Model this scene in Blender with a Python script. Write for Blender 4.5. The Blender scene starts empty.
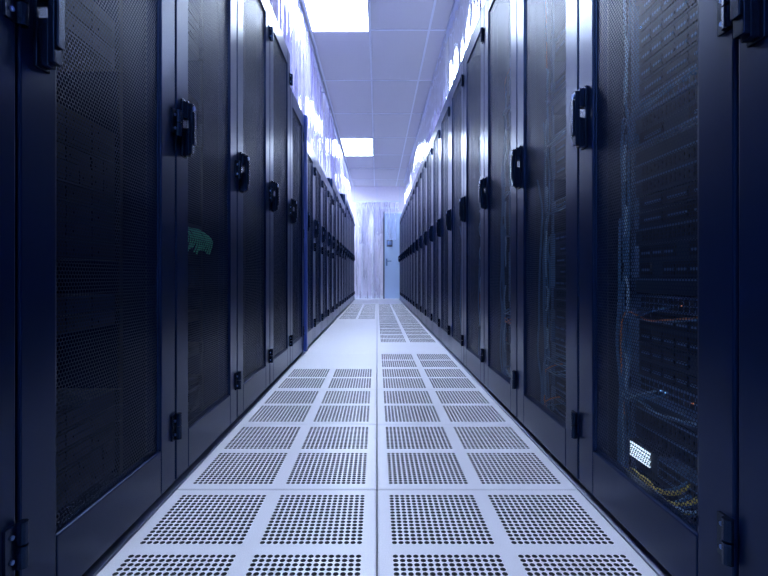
import bpy, math, random
from mathutils import Vector
random.seed(7)
sc = bpy.context.scene
sc.view_settings.view_transform = 'Standard'
F = 458.0
CAM_Z = 0.636
CEIL = 3.14
Y0 = -1.634      # near end of the room
YB = 12.8        # end wall
WX = 2.9         # side walls
RACK_H = 2.18

# ------------------------------------------------------------------ materials
def mat(name, col, rough=0.5, metal=0.0, spec=0.5, emit=None, estr=0.0, coat=0.0, noise=0.0, nscale=300.0, bump=0.0, tint=None):
    m = bpy.data.materials.new(name); m.use_nodes = True
    nt = m.node_tree; b = nt.nodes['Principled BSDF']
    b.inputs['Base Color'].default_value = (*col, 1)
    b.inputs['Roughness'].default_value = rough
    b.inputs['Metallic'].default_value = metal
    b.inputs['Specular IOR Level'].default_value = spec
    b.inputs['Coat Weight'].default_value = coat
    if tint: b.inputs['Specular Tint'].default_value = (*tint, 1)
    if emit:
        b.inputs['Emission Color'].default_value = (*emit, 1)
        b.inputs['Emission Strength'].default_value = estr
    if noise or bump:
        tc = nt.nodes.new('ShaderNodeTexCoord')
        n = nt.nodes.new('ShaderNodeTexNoise'); n.inputs['Scale'].default_value = nscale
        n.inputs['Detail'].default_value = 3
        nt.links.new(tc.outputs['Object'], n.inputs['Vector'])
        if noise:
            r = nt.nodes.new('ShaderNodeValToRGB')
            r.color_ramp.elements[0].position = 0.3; r.color_ramp.elements[1].position = 0.7
            r.color_ramp.elements[0].color = (*[c*(1-noise) for c in col], 1)
            r.color_ramp.elements[1].color = (*[min(1, c*(1+noise*0.4)) for c in col], 1)
            nt.links.new(n.outputs['Fac'], r.inputs['Fac'])
            nt.links.new(r.outputs['Color'], b.inputs['Base Color'])
        if bump:
            bp = nt.nodes.new('ShaderNodeBump'); bp.inputs['Strength'].default_value = bump
            bp.inputs['Distance'].default_value = 0.002
            nt.links.new(n.outputs['Fac'], bp.inputs['Height'])
            nt.links.new(bp.outputs['Normal'], b.inputs['Normal'])
    return m

M = {}
M['tile'] = mat('floor_tile_laminate', (0.86, 0.86, 0.95), 0.33, noise=0.10, nscale=400, bump=0.1)
M['tile_edge'] = mat('floor_tile_edge', (0.05, 0.055, 0.07), 0.6)
M['under'] = mat('underfloor', (0.012, 0.014, 0.03), 0.9)
M['concrete'] = mat('floor_side', (0.35, 0.38, 0.5), 0.5, noise=0.1, nscale=60)
M['ceil'] = mat('ceiling_tile', (0.62, 0.62, 0.65), 0.85, noise=0.05, nscale=120, bump=0.2)
M['tbar'] = mat('ceiling_tbar', (0.80, 0.84, 0.92), 0.5)
M['wall'] = mat('wall_paint', (0.70, 0.67, 0.78), 0.7, noise=0.04, nscale=20)
BT=(0.22,0.45,1.0)
M['frame'] = mat('rack_powdercoat', (0.0015, 0.0065, 0.036), 0.28, spec=0.40, bump=0.05, nscale=900, tint=BT)
M['mesh'] = mat('rack_perforated_steel', (0.003, 0.009, 0.036), 0.4, spec=0.34, tint=BT)
M['body'] = mat('rack_body', (0.002, 0.005, 0.020), 0.5, spec=0.3, tint=BT)
M['bluebody'] = mat('rack_side_blue', (0.02, 0.06, 0.32), 0.4)  # blue light on a cabinet side, put into its colour
M['handle'] = mat('handle_black', (0.0015, 0.004, 0.016), 0.25, spec=0.45, tint=BT)
M['chrome'] = mat('lock_metal', (0.10, 0.17, 0.36), 0.3, metal=1.0)
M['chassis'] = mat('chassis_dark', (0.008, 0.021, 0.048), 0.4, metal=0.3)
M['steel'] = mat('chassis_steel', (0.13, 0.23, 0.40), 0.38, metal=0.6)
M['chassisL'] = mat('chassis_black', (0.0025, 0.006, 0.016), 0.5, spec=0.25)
M['port'] = mat('port_black', (0.002, 0.003, 0.008), 0.5, spec=0.25)
M['cable'] = mat('cable_blue', (0.05, 0.16, 0.32), 0.4)
M['cablew'] = mat('cable_white', (0.28, 0.45, 0.62), 0.4)
M['cabley'] = mat('cable_yellow', (0.80, 0.62, 0.12), 0.4)
M['cableo'] = mat('cable_orange', (0.70, 0.22, 0.07), 0.4)
M['cableg'] = mat('cable_green', (0.20, 1.0, 0.50), 0.4)
M['ledb'] = mat('led_blue', (0.1, 0.3, 1), 0.4, emit=(0.25, 0.55, 1.0), estr=1.2)
M['ledo'] = mat('led_orange', (1, 0.3, 0.1), 0.4, emit=(1.0, 0.35, 0.12), estr=1.0)
M['strip'] = mat('led_strip', (0.3, 0.5, 1), 0.4, emit=(0.34, 0.64, 1.0), estr=13.0)  # glow of the fill strips added inside the right racks
M['lit'] = mat('lit_display', (0.8, 0.9, 1), 0.4, emit=(0.65, 0.82, 1.0), estr=1.6)  # bright vent grille, its light put in as emission
M['lamp'] = mat('ceiling_light_diffuser', (0.9, 0.92, 1), 0.5, emit=(0.66, 0.79, 1.0), estr=46.0)
M['lampn'] = mat('ceiling_light_diffuser_soft', (0.9, 0.92, 1), 0.5, emit=(0.66, 0.79, 1.0), estr=32.0)
M['tubeR'] = mat('tube_cool', (0.9, 0.92, 1), 0.5, emit=(0.60, 0.74, 1.0), estr=29.0)  # added hidden uplight on the right rack tops
M['tubeL'] = mat('tube_violet', (0.9, 0.9, 1), 0.5, emit=(0.58, 0.60, 1.0), estr=27.0)  # added hidden uplight on the left, tinted for the violet curtain glow
M['lampframe'] = mat('ceiling_light_frame', (0.8, 0.82, 0.9), 0.4)
M['door'] = mat('door_paint', (0.42, 0.56, 0.80), 0.5)
M['doordark'] = mat('door_seal', (0.07, 0.08, 0.14), 0.5)
M['glass'] = mat('door_glass', (0.2, 0.3, 0.55), 0.1)
M['rail'] = mat('curtain_track_aluminium', (0.6, 0.65, 0.78), 0.35, metal=0.8)

def curtain_mat(name, tint, alpha):
    m = bpy.data.materials.new(name); m.use_nodes = True
    nt = m.node_tree; nt.nodes.clear()
    out = nt.nodes.new('ShaderNodeOutputMaterial')
    tr = nt.nodes.new('ShaderNodeBsdfTransparent'); tr.inputs[0].default_value = (0.95, 0.95, 1, 1)
    tl = nt.nodes.new('ShaderNodeBsdfTranslucent'); tl.inputs[0].default_value = (*tint, 1)
    df = nt.nodes.new('ShaderNodeBsdfDiffuse'); df.inputs[0].default_value = (*tint, 1)
    gl = nt.nodes.new('ShaderNodeBsdfGlossy'); gl.inputs['Roughness'].default_value = 0.12
    gl.inputs[0].default_value = (0.9, 0.92, 1, 1)
    a = nt.nodes.new('ShaderNodeMixShader'); a.inputs[0].default_value = 0.5
    nt.links.new(tl.outputs[0], a.inputs[1]); nt.links.new(df.outputs[0], a.inputs[2])
    tc = nt.nodes.new('ShaderNodeTexCoord')
    mp = nt.nodes.new('ShaderNodeMapping'); mp.inputs['Scale'].default_value = (9, 9, 0.8)
    n = nt.nodes.new('ShaderNodeTexNoise'); n.inputs['Scale'].default_value = 1.5; n.inputs['Detail'].default_value = 4
    nt.links.new(tc.outputs['Object'], mp.inputs[0]); nt.links.new(mp.outputs[0], n.inputs['Vector'])
    r = nt.nodes.new('ShaderNodeMapRange')
    r.inputs['From Min'].default_value = 0.35; r.inputs['From Max'].default_value = 0.7
    r.inputs['To Min'].default_value = alpha*0.4; r.inputs['To Max'].default_value = min(1, alpha*1.7)
    nt.links.new(n.outputs['Fac'], r.inputs['Value'])
    b = nt.nodes.new('ShaderNodeMixShader')
    nt.links.new(r.outputs[0], b.inputs[0])
    nt.links.new(tr.outputs[0], b.inputs[1]); nt.links.new(a.outputs[0], b.inputs[2])
    fr = nt.nodes.new('ShaderNodeFresnel'); fr.inputs[0].default_value = 1.4
    c = nt.nodes.new('ShaderNodeMixShader')
    nt.links.new(fr.outputs[0], c.inputs[0]); nt.links.new(b.outputs[0], c.inputs[1]); nt.links.new(gl.outputs[0], c.inputs[2])
    nt.links.new(c.outputs[0], out.inputs[0])
    return m
M['pvc_l'] = curtain_mat('pvc_curtain_violet', (0.50, 0.48, 0.90), 0.40)
M['pvc_r'] = curtain_mat('pvc_curtain_clear', (0.64, 0.70, 0.94), 0.40)
M['pvc_e'] = curtain_mat('pvc_curtain_end', (0.80, 0.82, 1.0), 0.24)

# ------------------------------------------------------------------ mesh builder
class MB:
    def __init__(s): s.v=[]; s.f=[]; s.m=[]; s.names=[]
    def mi(s, k):
        if k not in s.names: s.names.append(k)
        return s.names.index(k)
    def box(s, x0,x1,y0,y1,z0,z1,k):
        o=len(s.v)
        s.v += [(x0,y0,z0),(x1,y0,z0),(x1,y1,z0),(x0,y1,z0),(x0,y0,z1),(x1,y0,z1),(x1,y1,z1),(x0,y1,z1)]
        s.f += [tuple(o+i for i in q) for q in ((0,3,2,1),(4,5,6,7),(0,1,5,4),(1,2,6,5),(2,3,7,6),(3,0,4,7))]
        s.m += [s.mi(k)]*6
    def quad(s,pts,k):
        o=len(s.v); s.v+=list(pts); s.f.append(tuple(range(o,o+len(pts)))); s.m.append(s.mi(k))
    def tube(s, pts, r, k, n=6, sub=6, cap=True):
        P=[Vector(p) for p in pts]
        Q=[]
        if sub>1 and len(P)>2:
            E=[P[0]]+P+[P[-1]]
            for i in range(len(P)-1):
                a,b,c,d=E[i],E[i+1],E[i+2],E[i+3]
                for j in range(sub):
                    t=j/sub
                    Q.append(0.5*((2*b)+(c-a)*t+(2*a-5*b+4*c-d)*t*t+(3*b-a-3*c+d)*t**3))
            Q.append(P[-1])
        else: Q=P
        o=len(s.v)
        for i,q in enumerate(Q):
            t=(Q[min(i+1,len(Q)-1)]-Q[max(i-1,0)])
            if t.length<1e-9: t=Vector((0,0,1))
            t.normalize()
            u=t.cross(Vector((0.31,0.17,0.93)))
            if u.length<1e-3: u=t.cross(Vector((1,0,0)))
            u.normalize(); w=t.cross(u)
            for a in range(n):
                an=2*math.pi*a/n
                s.v.append(tuple(q+u*math.cos(an)*r+w*math.sin(an)*r))
        mi=s.mi(k)
        for i in range(len(Q)-1):
            for a in range(n):
                b=(a+1)%n
                s.f.append((o+i*n+a,o+i*n+b,o+(i+1)*n+b,o+(i+1)*n+a)); s.m.append(mi)
        if cap:
            s.f.append(tuple(o+a for a in range(n))); s.m.append(mi)
            e=o+(len(Q)-1)*n
            s.f.append(tuple(e+a for a in reversed(range(n)))); s.m.append(mi)
    def mesh(s,name,smooth=False):
        me=bpy.data.meshes.new(name); me.from_pydata(s.v,[],s.f)
        for k in s.names: me.materials.append(M[k])
        me.polygons.foreach_set('material_index', s.m)
        if smooth: me.polygons.foreach_set('use_smooth',[True]*len(s.f))
        me.update(); return me

def obj(name, me, parent=None, loc=(0,0,0), rot=0.0, bevel=0.0, seg=2):
    o=bpy.data.objects.new(name, me); sc.collection.objects.link(o)
    o.location=loc; o.rotation_euler=(0,0,rot)
    if parent: o.parent=parent
    if bevel:
        b=o.modifiers.new('bevel','BEVEL'); b.width=bevel; b.segments=seg; b.limit_method='ANGLE'
    return o
def empty(name, loc=(0,0,0), rot=0.0):
    e=bpy.data.objects.new(name,None); sc.collection.objects.link(e); e.location=loc; e.rotation_euler=(0,0,rot)
    e.empty_display_size=0.1
    return e

# ------------------------------------------------------------------ floor
fb=MB()
fb.box(-0.6,0.6,Y0,YB,-0.45,-0.40,'under')
fb.box(-WX,-0.602,Y0,YB,-0.45,0.0,'concrete')
fb.box(0.602,WX,Y0,YB,-0.45,0.0,'concrete')
floor=obj('floor',fb.mesh('floor'))

def tile_mesh(perf):
    b=MB(); T=0.6; g=0.0015; z=0.0; bz=0.0025; e=0.005
    o=[(g,g,-bz),(T-g,g,-bz),(T-g,T-g,-bz),(g,T-g,-bz)]
    i=[(e,e,z),(T-e,e,z),(T-e,T-e,z),(e,T-e,z)]
    lo=[(g,g,-0.035),(T-g,g,-0.035),(T-g,T-g,-0.035),(g,T-g,-0.035)]
    for a in range(4):
        c=(a+1)%4
        b.quad([o[a],o[c],i[c],i[a]],'tile'); b.quad([lo[a],lo[c],o[c],o[a]],'tile_edge')
    if not perf:
        b.quad(i,'tile'); return b.mesh('solid_tile')
    br=[e,0.034,0.281,0.319,0.566,T-e]
    for u in range(5):
        for v in range(5):
            x0,x1,y0,y1=br[u],br[u+1],br[v],br[v+1]
            if u in(1,3) and v in(1,3):
                N=16; p=(x1-x0)/N; r=p*0.41
                for a in range(N):
                    for c in range(N):
                        cx=x0+(a+.5)*p; cy=y0+(c+.5)*p; h=p/2
                        outer=[(cx+h,cy),(cx+h,cy+h),(cx,cy+h),(cx-h,cy+h),(cx-h,cy),(cx-h,cy-h),(cx,cy-h),(cx+h,cy-h)]
                        s=len(b.v)
                        b.v+=[(q[0],q[1],0) for q in outer]
                        b.v+=[(cx+r*math.cos(k*math.pi/4),cy+r*math.sin(k*math.pi/4),0) for k in range(8)]
                        b.v+=[(cx+r*math.cos(k*math.pi/4),cy+r*math.sin(k*math.pi/4),-0.006) for k in range(8)]
                        m0=b.mi('tile'); m1=b.mi('tile_edge')
                        for k in range(8):
                            l=(k+1)%8
                            b.f.append((s+k,s+l,s+8+l,s+8+k)); b.m.append(m0)
                            b.f.append((s+8+k,s+8+l,s+16+l,s+16+k)); b.m.append(m1)
            else:
                b.quad([(x0,y0,0),(x1,y0,0),(x1,y1,0),(x0,y1,0)],'tile')
    return b.mesh('perforated_tile')
tp=tile_mesh(True); ts=tile_mesh(False)
yb=1.366-0.6*5
k=0
while yb<YB-0.01:
    for side in(-1,1):
        perf=True
        if side<0 and 3.1<yb<6.7: perf=False
        if side>0 and 3.7<yb<4.3: perf=False
        if yb>10.1: perf=False
        obj('floor_tile',tp if perf else ts,floor,(-0.6 if side<0 else 0,yb,0))
    yb+=0.6

# ------------------------------------------------------------------ ceiling
cb=MB(); cb.box(-WX,WX,Y0,YB,CEIL,CEIL+0.1,'ceil')
ceiling=obj('ceiling',cb.mesh('ceiling'))
gb=MB()
xs=[-0.07+0.6*i for i in range(-4,5)]
for x in xs: gb.box(x-0.011,x+0.011,Y0,YB,CEIL-0.006,CEIL,'tbar')
y=4.66-1.2*5
while y<YB:
    if y>Y0: gb.box(-WX,WX,y-0.011,y+0.011,CEIL-0.005,CEIL,'tbar')
    y+=1.2
obj('grid_bars',gb.mesh('ceiling_grid'),ceiling)
def lampmesh(k):
    lb=MB()
    lb.box(0.012,0.588,0.012,1.188,-0.012,-0.004,k)
    for a in((0,0.6,0,0.02),(0,0.6,1.18,1.2),(0,0.02,0.02,1.18),(0.58,0.6,0.02,1.18)):
        lb.box(a[0],a[1],a[2],a[3],-0.02,-0.0005,'lampframe')
    return lb.mesh('ceiling_light_panel')
lm=lampmesh('lamp'); lmn=lampmesh('lampn')
obj('ceiling_light_panel',lmn,None,(-0.67,-0.14-1.2,CEIL-0.006))
for far in(4.66,9.46):
    obj('ceiling_light_panel',lm,None,(-0.67,far-1.2,CEIL-0.006))
for far in(2.26,7.06,11.86):
    obj('ceiling_light_panel',lm,None,(-2.47,far-1.2,CEIL-0.006))
    obj('ceiling_light_panel',lm,None,(1.73,far-1.2,CEIL-0.006))
# unseen panel left of the aisle, added to brighten the far end
obj('ceiling_light_panel',lm,None,(-1.87,12.74-1.2,CEIL-0.006))

# unseen tubes added on the rack tops to light ceiling and curtains
for side,mk in((-1,'tubeL'),(1,'tubeR')):
    for yc in(0.9,2.7,4.5,6.3,8.1,9.9,11.5):
        e=empty('fluorescent_batten',(side*1.50,yc,2.181 if (side>0 or yc<3 or yc>8.7) else (1.961 if yc>6.2 else 1.821)))
        b=MB(); b.box(-0.04,0.04,-0.62,0.62,0,0.05,'lampframe')
        b.box(-0.02,0.02,-0.62,-0.58,0.05,0.10,'lampframe'); b.box(-0.02,0.02,0.58,0.62,0.05,0.10,'lampframe')
        obj('batten_body',b.mesh('batten_body'),e)
        b=MB(); b.tube([(0,-0.58,0.08),(0,0.58,0.08)],0.016,mk,n=8,sub=1); obj('tube',b.mesh('tube'),e)

# ------------------------------------------------------------------ walls
def wall(name,a):
    b=MB(); b.box(*a,'wall'); return obj(name,b.mesh(name))
wall('wall_left',(-WX-0.1,-WX,Y0,YB,0,CEIL))
wall('wall_right',(WX,WX+0.1,Y0,YB,0,CEIL))
wall('wall_back',(-WX-0.1,WX+0.1,YB,YB+0.1,0,CEIL))
wall('wall_front',(-WX-0.1,WX+0.1,Y0-0.1,Y0,0,CEIL))
bb=MB(); bb.box(-WX,WX,YB-0.012,YB-0.001,0.0,0.09,'tbar'); obj('baseboard_back',bb.mesh('baseboard_back'))

# end door
d=MB()
d.box(0.17,0.21,YB-0.05,YB-0.001,0,2.42,'doordark')
d.box(0.21,1.11,YB-0.04,YB-0.001,0.01,2.38,'door')
d.box(1.11,1.15,YB-0.05,YB-0.001,0,2.42,'doordark')
d.box(0.21,1.11,YB-0.05,YB-0.001,2.38,2.42,'tbar')
d.box(0.27,0.43,YB-0.055,YB-0.04,1.45,1.64,'doordark')
d.box(0.29,0.41,YB-0.058,YB-0.055,1.50,1.61,'glass')
d.tube([(0.27,YB-0.04,1.05),(0.27,YB-0.10,1.05),(0.40,YB-0.10,1.05)],0.012,'chrome',n=8,sub=1)
d.box(0.25,0.29,YB-0.045,YB-0.04,0.92,1.12,'chrome')
obj('door_1',d.mesh('door_1'))
p=MB()
for x in(-0.42,-0.12):
    p.box(x-0.02,x+0.02,YB-0.04,YB-0.001,0.0,2.5,'tbar')
p.box(-0.6,0.6,YB-0.04,YB-0.001,2.5,2.56,'tbar')
obj('trim_1',p.mesh('trim_1'))

# ------------------------------------------------------------------ curtains
def curtain_mesh(name,y0,y1,zbot,ztop,k,amp=0.03,wl=0.16,seed=1,ny_per=14,nz=10):
    rnd=random.Random(seed)
    n=max(8,int((y1-y0)/wl*ny_per)); ph=[rnd.uniform(0,6.28) for _ in range(4)]
    b=MB()
    for i in range(n+1):
        u=y0+(y1-y0)*i/n
        for j in range(nz+1):
            t=j/nz; z=ztop+(zbot-ztop)*t
            a=amp*(0.35+0.65*t)
            x=a*(0.6*math.sin(2*math.pi*u/wl+ph[0]+0.4*math.sin(3*t+ph[2]))+0.4*math.sin(2*math.pi*u/(wl*1.73)+ph[1]+t)+0.25*math.sin(2*math.pi*u/(wl*0.46)+ph[3]+2*t))
            b.v.append((x,u,z))
    for i in range(n):
        for j in range(nz):
            o=i*(nz+1)+j
            b.f.append((o,o+1,o+nz+2,o+nz+1)); b.m.append(b.mi(k))
    return b.mesh(name,True)
segs=[(-0.72,Y0+0.05,3.15,2.2,'pvc_l'),(-0.72,3.17,3.76,1.98,'pvc_l'),(-0.72,3.78,6.15,1.84,'pvc_l'),(-0.72,6.18,8.55,1.98,'pvc_l'),(-0.72,8.58,12.15,2.2,'pvc_l'),
      (0.72,Y0+0.05,12.15,2.2,'pvc_r')]
for q,(x,ya,ye,zb,k) in enumerate(segs):
    e=empty('plastic_curtain',(x,0,0))
    n=max(1,round((ye-ya)/1.2)); L=(ye-ya)/n
    for s in range(n):
        obj('sheet',curtain_mesh('sheet',ya+s*L,min(ye,ya+(s+1)*L+0.04),zb,CEIL-0.03,k,0.032,0.17,q*10+s),e,(0.012*(-1)**s,0,0))
    r=MB(); r.box(-0.02,0.02,ya,ye,CEIL-0.035,CEIL-0.0065,'rail'); obj('track',r.mesh('track'),e)
# end curtain: gathered sheets hanging across the aisle
e=empty('strip_curtain',(0,12.3,0))
def gathered(name,x0,x1,ztop,zbot,pinch,seed):
    rnd=random.Random(seed); n=60; nz=16; b=MB()
    ph=[rnd.uniform(0,6.28) for _ in range(5)]; c=(x0+x1)/2+rnd.uniform(-.05,.05)
    for i in range(n+1):
        u=i/n
        for j in range(nz+1):
            t=j/nz; w=1-pinch*math.sin(min(1,t*1.3)*math.pi*0.5)
            x=c+(x0+(x1-x0)*u-c)*w
            y=0.035*math.sin(u*22+ph[0]+t*2)+0.02*math.sin(u*47+ph[1]-t*3)
            b.v.append((x,y,ztop+(zbot-ztop)*t+0.03*math.sin(u*9+ph[2])*t))
    for i in range(n):
        for j in range(nz):
            o=i*(nz+1)+j; b.f.append((o,o+1,o+nz+2,o+nz+1)); b.m.append(b.mi('pvc_e'))
    return b.mesh(name,True)
obj('sheet',gathered('sheet',-0.62,-0.1,2.62,1.5,0.55,1),e)
obj('sheet',gathered('sheet',-0.25,0.3,2.62,1.75,0.6,2),e,(0,-0.03,0))
obj('sheet',gathered('sheet',0.2,0.62,2.62,1.6,0.4,3),e)
r=MB(); r.box(-0.66,0.66,-0.02,0.02,2.62,2.66,'rail')
for x in(-0.6,0,0.6): r.box(x-0.006,x+0.006,-0.006,0.006,2.66,CEIL-0.0065,'rail')
obj('track',r.mesh('track'),e)
b=MB()
for i in range(4):
    x=-0.58+i*0.165
    y=0.05+0.012*(i%2)
    b.quad([(x,y,0.03),(x+0.175,y,0.03),(x+0.175,y,2.62),(x,y,2.62)],'pvc_e')
obj('strips',b.mesh('strips'),e)

# ------------------------------------------------------------------ rack parts
W=0.6; D=1.0
def body_mesh(H,side='body'):
    b=MB()
    b.box(0.034,D,0.003,0.022,0.02,H,side); b.box(0.034,D,W-0.022,W-0.003,0.02,H,side)
    b.box(0.034,D,0.022,W-0.022,H-0.03,H,'frame'); b.box(D-0.015,D,0.022,W-0.022,0.02,H-0.03,'body')
    b.box(0.034,D,0.022,W-0.022,0.02,0.06,'body')
    for x in(0.10,D-0.12):
        for y in(0.05,W-0.09): b.box(x,x+0.04,y,y+0.04,0,0.02,'body')
    b.box(0.036,0.06,0.022,0.06,0.06,H-0.03,'frame'); b.box(0.036,0.06,W-0.06,W-0.022,0.06,H-0.03,'frame')
    return b.mesh('rack_body')
SW=0.092
def doorframe_mesh(H):
    b=MB(); g=0.004; z0=0.025; z1=H-0.01; x1=0.030
    b.box(0,x1,g,SW,z0,z1,'frame'); b.box(0,x1,W-SW,W-g,z0,z1,'frame')
    b.box(0.0,x1,SW,W-SW,z0,0.15,'frame'); b.box(0.0,x1,SW,W-SW,H-0.12,z1,'frame')
    b.box(0.004,0.012,SW,SW+0.008,0.15,H-0.12,'frame'); b.box(0.004,0.012,W-SW-0.008,W-SW,0.15,H-0.12,'frame')
    return b.mesh('door_frame')
def perf_mesh(H):
    b=MB(); p=0.0088; r=p*0.41; x=0.009
    y0=SW-0.004; y1=W-SW+0.004; z0=0.147; z1=H-0.117
    cols=int((z1-z0)/(p*0.866))
    R=p/math.sqrt(3)
    V=b.v; Fc=b.f; mi=b.mi('mesh')
    rows=int((y1-y0)/p)
    for j in range(cols+1):
        z=z0+j*p*0.866
        off=(j%2)*p/2
        for i in range(rows+1):
            y=y0+i*p+off
            s=len(V)
            for k in range(6):
                a=math.pi/6+k*math.pi/3; V.append((x,y+R*math.cos(a),z+R*math.sin(a)))
            for k in range(6):
                a=math.pi/6+k*math.pi/3; V.append((x,y+r*math.cos(a),z+r*math.sin(a)))
            for k in range(6):
                l=(k+1)%6; Fc.append((s+k,s+l,s+6+l,s+6+k)); b.m.append(mi)
    return b.mesh('perforated_panel')
def handle_mesh():
    b=MB(); y=W-0.048; z=1.09
    b.box(-0.008,0.0,y-0.017,y+0.017,z-0.088,z+0.088,'handle')
    b.box(-0.022,-0.008,y-0.013,y+0.013,z+0.03,z+0.082,'handle')
    b.box(-0.034,-0.022,y-0.011,y+0.011,z-0.078,z+0.075,'handle')
    b.box(-0.023,-0.007,y-0.010,y+0.010,z-0.084,z-0.0,'handle')
    b.box(-0.040,-0.034,y-0.009,y+0.009,z-0.05,z+0.05,'handle')
    b.tube([(-0.034,y,z+0.062),(-0.038,y,z+0.062)],0.006,'chrome',n=12,sub=1)
    return b.mesh('handle')
def hinge_mesh(H):
    b=MB()
    for z in(0.19,H*0.5 - 0.0,H-0.19):
        b.tube([(-0.010,0.004,z-0.038),(-0.010,0.004,z-0.002)],0.009,'handle',n=10,sub=1)
        b.tube([(-0.010,0.004,z+0.002),(-0.010,0.004,z+0.038)],0.009,'handle',n=10,sub=1)
        b.box(-0.006,0.0,0.004,0.034,z-0.036,z+0.036,'handle')
        b.tube([(-0.006,0.022,z+0.02),(-0.009,0.022,z+0.02)],0.004,'chrome',n=8,sub=1)
        b.tube([(-0.006,0.022,z-0.02),(-0.009,0.022,z-0.02)],0.004,'chrome',n=8,sub=1)
    return b.mesh('hinges')

U=0.0445
def equip_mesh(seed,H,lit):
    rnd=random.Random(seed); b=MB(); xf=0.13; ya,yb_=0.075,0.525
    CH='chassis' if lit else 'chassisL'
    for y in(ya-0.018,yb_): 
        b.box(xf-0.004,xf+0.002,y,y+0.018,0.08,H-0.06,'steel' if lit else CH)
    z=0.10
    while z<H-0.16:
        kind=rnd.choice(['s1','s1','s2','sw','sw','gap','s2','blank','shelf'] if lit else ['s1','s2','gap','gap','s1'])
        u=2 if kind in('s2','gap') else 1
        h=u*U-0.003
        if kind!='gap':
            b.box(xf,xf+0.62,ya,yb_,z,z+h,CH)
        if kind in('s1','s2'):
            n=4 if u==1 else 8
            w=(yb_-ya-0.06)/n
            for r_ in range(u):
                for i in range(n):
                    if rnd.random()<0.08: continue
                    y=ya+0.03+i*w; zz=z+0.005+r_*U
                    b.box(xf-0.006,xf,y+0.002,y+w-0.002,zz,zz+U-0.012,'port')
                    b.box(xf-0.009,xf-0.006,y+0.004,y+w*0.75,zz+0.010,zz+0.017,'steel' if lit else CH)
                    if lit and rnd.random()<0.03: b.box(xf-0.010,xf-0.006,y+w*0.82,y+w*0.82+0.004,zz+0.008,zz+0.012,'ledb')
            mk='steel' if lit else CH
            b.box(xf-0.014,xf,ya,ya+0.016,z,z+h,mk); b.box(xf-0.014,xf,yb_-0.016,yb_,z,z+h,mk)
        elif kind=='sw':
            b.box(xf-0.004,xf,ya,yb_,z,z+h,'steel')
            for i in range(20):
                y=ya+0.03+i*0.0195
                b.box(xf-0.006,xf-0.003,y,y+0.013,z+0.006,z+0.018,'port'); b.box(xf-0.006,xf-0.003,y,y+0.013,z+0.023,z+0.035,'port')
                if rnd.random()<0.08: b.box(xf-0.007,xf-0.003,y+0.004,y+0.007,z+0.019,z+0.022,rnd.choice(['ledb','ledo']))
            for i in range(rnd.randint(3,6)):
                y=ya+0.03+rnd.randint(0,19)*0.0195+0.006
                c=rnd.choice(['cable','cable','cablew','cable','cableo' if rnd.random()<.5 else 'cable'])
                e_=yb_+0.012+rnd.uniform(-0.01,0.012)
                b.tube([(xf-0.004,y,z+0.015),(xf-0.04,y+0.01,z+0.005),(xf-0.05,(y+e_)/2,z-0.02),(xf-0.03,e_,z-0.03),(xf-0.025,e_,z-0.12-rnd.uniform(0,0.3))],0.0026,c,n=5,sub=5)
        elif kind=='blank':
            for i in range(24):
                y=ya+0.03+i*0.0165; b.box(xf-0.002,xf+0.0,y,y+0.009,z+0.008,z+h-0.008,'port')
            b.box(xf-0.008,xf,ya,yb_,z+h-0.004,z+h,'steel')
        elif kind=='shelf':
            b.box(xf-0.03,xf,ya,yb_,z+h-0.006,z+h,'steel')
        z+=u*U
    if lit:
        for i in range(5):
            y=yb_+0.008+rnd.uniform(-0.012,0.02); x=xf-0.03+rnd.uniform(-0.02,0.015)
            zt=rnd.uniform(0.7,1.8) ; pts=[]
            zz=0.08
            while zz<zt:
                pts.append((x+rnd.uniform(-.008,.008),y+rnd.uniform(-.012,.010),zz)); zz+=0.12
            if len(pts)>2: b.tube(pts,rnd.choice([0.003,0.004]),'cable',n=5,sub=5)
        for i in range(6):      # slack cable bows hanging out of the bundle
            zc=0.35+i*0.21+rnd.uniform(-0.05,0.05); yc=yb_; R=rnd.uniform(0.02,0.055); hh=rnd.uniform(0.04,0.10)
            b.tube([(xf-0.03,yc,zc+hh),(xf-0.04,yc-R*0.8,zc+hh*0.6),(xf-0.045,yc-R,zc),(xf-0.04,yc-R*0.7,zc-hh*0.7),(xf-0.03,yc+0.004,zc-hh)],0.0036,'cablew',n=5,sub=5)
    return b.mesh('equipment')
def ledstrip_mesh(H):  # hidden glowing strip added behind the near stile to brighten the equipment
    b=MB(); b.box(0.062,0.066,0.026,0.044,0.15,H-0.2,'strip'); return b.mesh('led_strip')

cache={}
def parts(H):
    if H not in cache:
        cache[H]=dict(body=body_mesh(H),frame=doorframe_mesh(H),perf=perf_mesh(H),handle=handle_mesh(),hinge=hinge_mesh(H),
            eqR=[equip_mesh(s,H,True) for s in(11,12,13)] , eqL=[equip_mesh(s,H,False) for s in(21,22)], led=ledstrip_mesh(H))
    return cache[H]
def rack(x,y,rot,H,idx,right):
    P=parts(H); e=empty('server_rack',(x,y,0),rot)
    obj('cabinet',P['body'],e,bevel=0.002,seg=1)
    obj('door_frame',P['frame'],e,bevel=0.004,seg=2)
    obj('perforated_panel',P['perf'],e)
    obj('handle',P['handle'],e,bevel=0.003,seg=2)
    obj('hinges',P['hinge'],e)
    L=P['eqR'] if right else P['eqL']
    obj('equipment',L[idx%len(L)],e)
    if right and idx<8: obj('led_strip',P['led'],e)
    return e
nR=[]; nL=[]
i=0; yb=1.366-0.6*4
while yb<12.1:
    H=RACK_H
    nR.append(rack(0.6,yb,0,H,i,True))
    if yb<3.1: HL=RACK_H
    elif yb<3.7: HL=1.96
    elif yb<6.1: HL=1.82
    elif yb<8.5: HL=1.96
    else: HL=RACK_H
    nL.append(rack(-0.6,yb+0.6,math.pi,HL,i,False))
    i+=1; yb+=0.6

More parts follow.
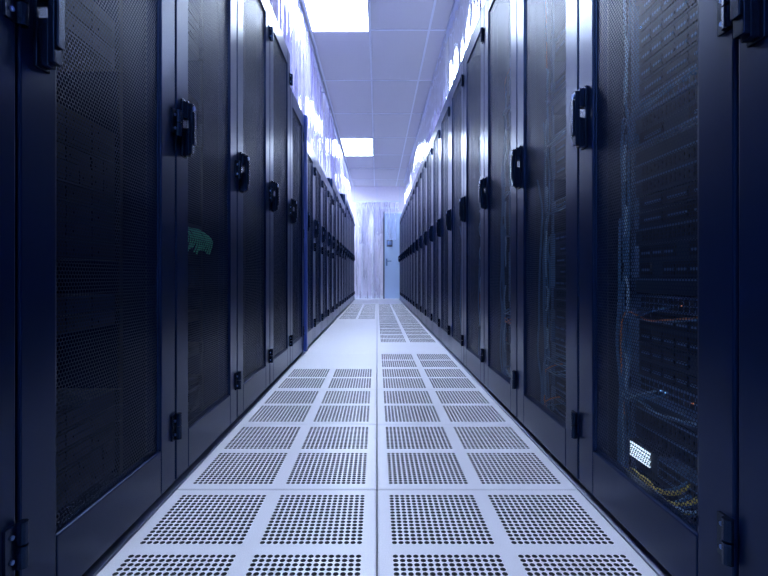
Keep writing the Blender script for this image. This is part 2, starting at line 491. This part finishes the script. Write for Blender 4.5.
# special contents of nearest right rack (index 3 -> y .766-1.366)
b=MB()
b.box(0.085,0.125,0.345,0.475,0.150,0.198,'chassis')
for a in range(9):  # vent holes made to glow
    for c in range(4):
        b.box(0.082,0.086,0.382+a*0.010,0.3885+a*0.010,0.155+c*0.0102,0.1615+c*0.0102,'lit')
b.box(0.081,0.125,0.14,0.345,0.150,0.196,'steel')
for a in range(12):
    b.box(0.078,0.082,0.15+a*0.016,0.161+a*0.016,0.158,0.172,'port'); b.box(0.078,0.082,0.15+a*0.016,0.161+a*0.016,0.177,0.190,'port')
rnd=random.Random(4)
for i in range(12):
    c=['cabley','cablew','cable','cable','cabley'][i%5]
    y=0.16+rnd.uniform(0,0.08); z=0.150+rnd.uniform(-0.02,0.015)
    b.tube([(0.080,y,z+0.025),(0.060,y+0.02,z),(0.055,y+0.09,z-0.035+rnd.uniform(-.015,.02)),(0.055,y+0.17,z-0.02+rnd.uniform(-.01,.015)),(0.07,y+0.25,z-0.04)],0.0032,c,n=6,sub=6)
obj('cable_tray',b.mesh('cable_tray'),nR[3])
# green patch cables in second left rack
b=MB()
for i in range(14):
    y=0.12+i*0.021; z=0.80
    b.tube([(0.12,y,z+0.02),(0.085,y+0.004,z+rnd.uniform(0,0.01)),(0.06,y+0.012,z-0.03),(0.07,y+0.02,z-0.06-rnd.uniform(0,0.03))],0.0032,'cableg',n=5,sub=5)
b.box(0.12,0.3,0.08,0.52,0.79,0.84,'chassis')
obj('patch_cables',b.mesh('patch_cables'),nL[4])
# blue-lit cabinet side edge at the height step; blue light put into the colour
b=MB(); b.box(-0.026,-0.001,-0.022,0.022,0.02,1.955,'bluebody')
obj('blue_end_trim',b.mesh('blue_end_trim'),nL[7])

# ------------------------------------------------------------------ world / camera
w=bpy.data.worlds.new('world'); sc.world=w; w.use_nodes=True
w.node_tree.nodes['Background'].inputs[0].default_value=(0.2,0.35,0.9,1)
w.node_tree.nodes['Background'].inputs[1].default_value=0.05
cam=bpy.data.cameras.new('camera'); co=bpy.data.objects.new('camera',cam); sc.collection.objects.link(co)
co.location=(0,0,CAM_Z); co.rotation_euler=(math.pi/2,0,0)
cam.sensor_width=36; cam.lens=36*F/768; cam.shift_x=7/768; cam.shift_y=-12/768
cam.clip_start=0.02
sc.camera=co
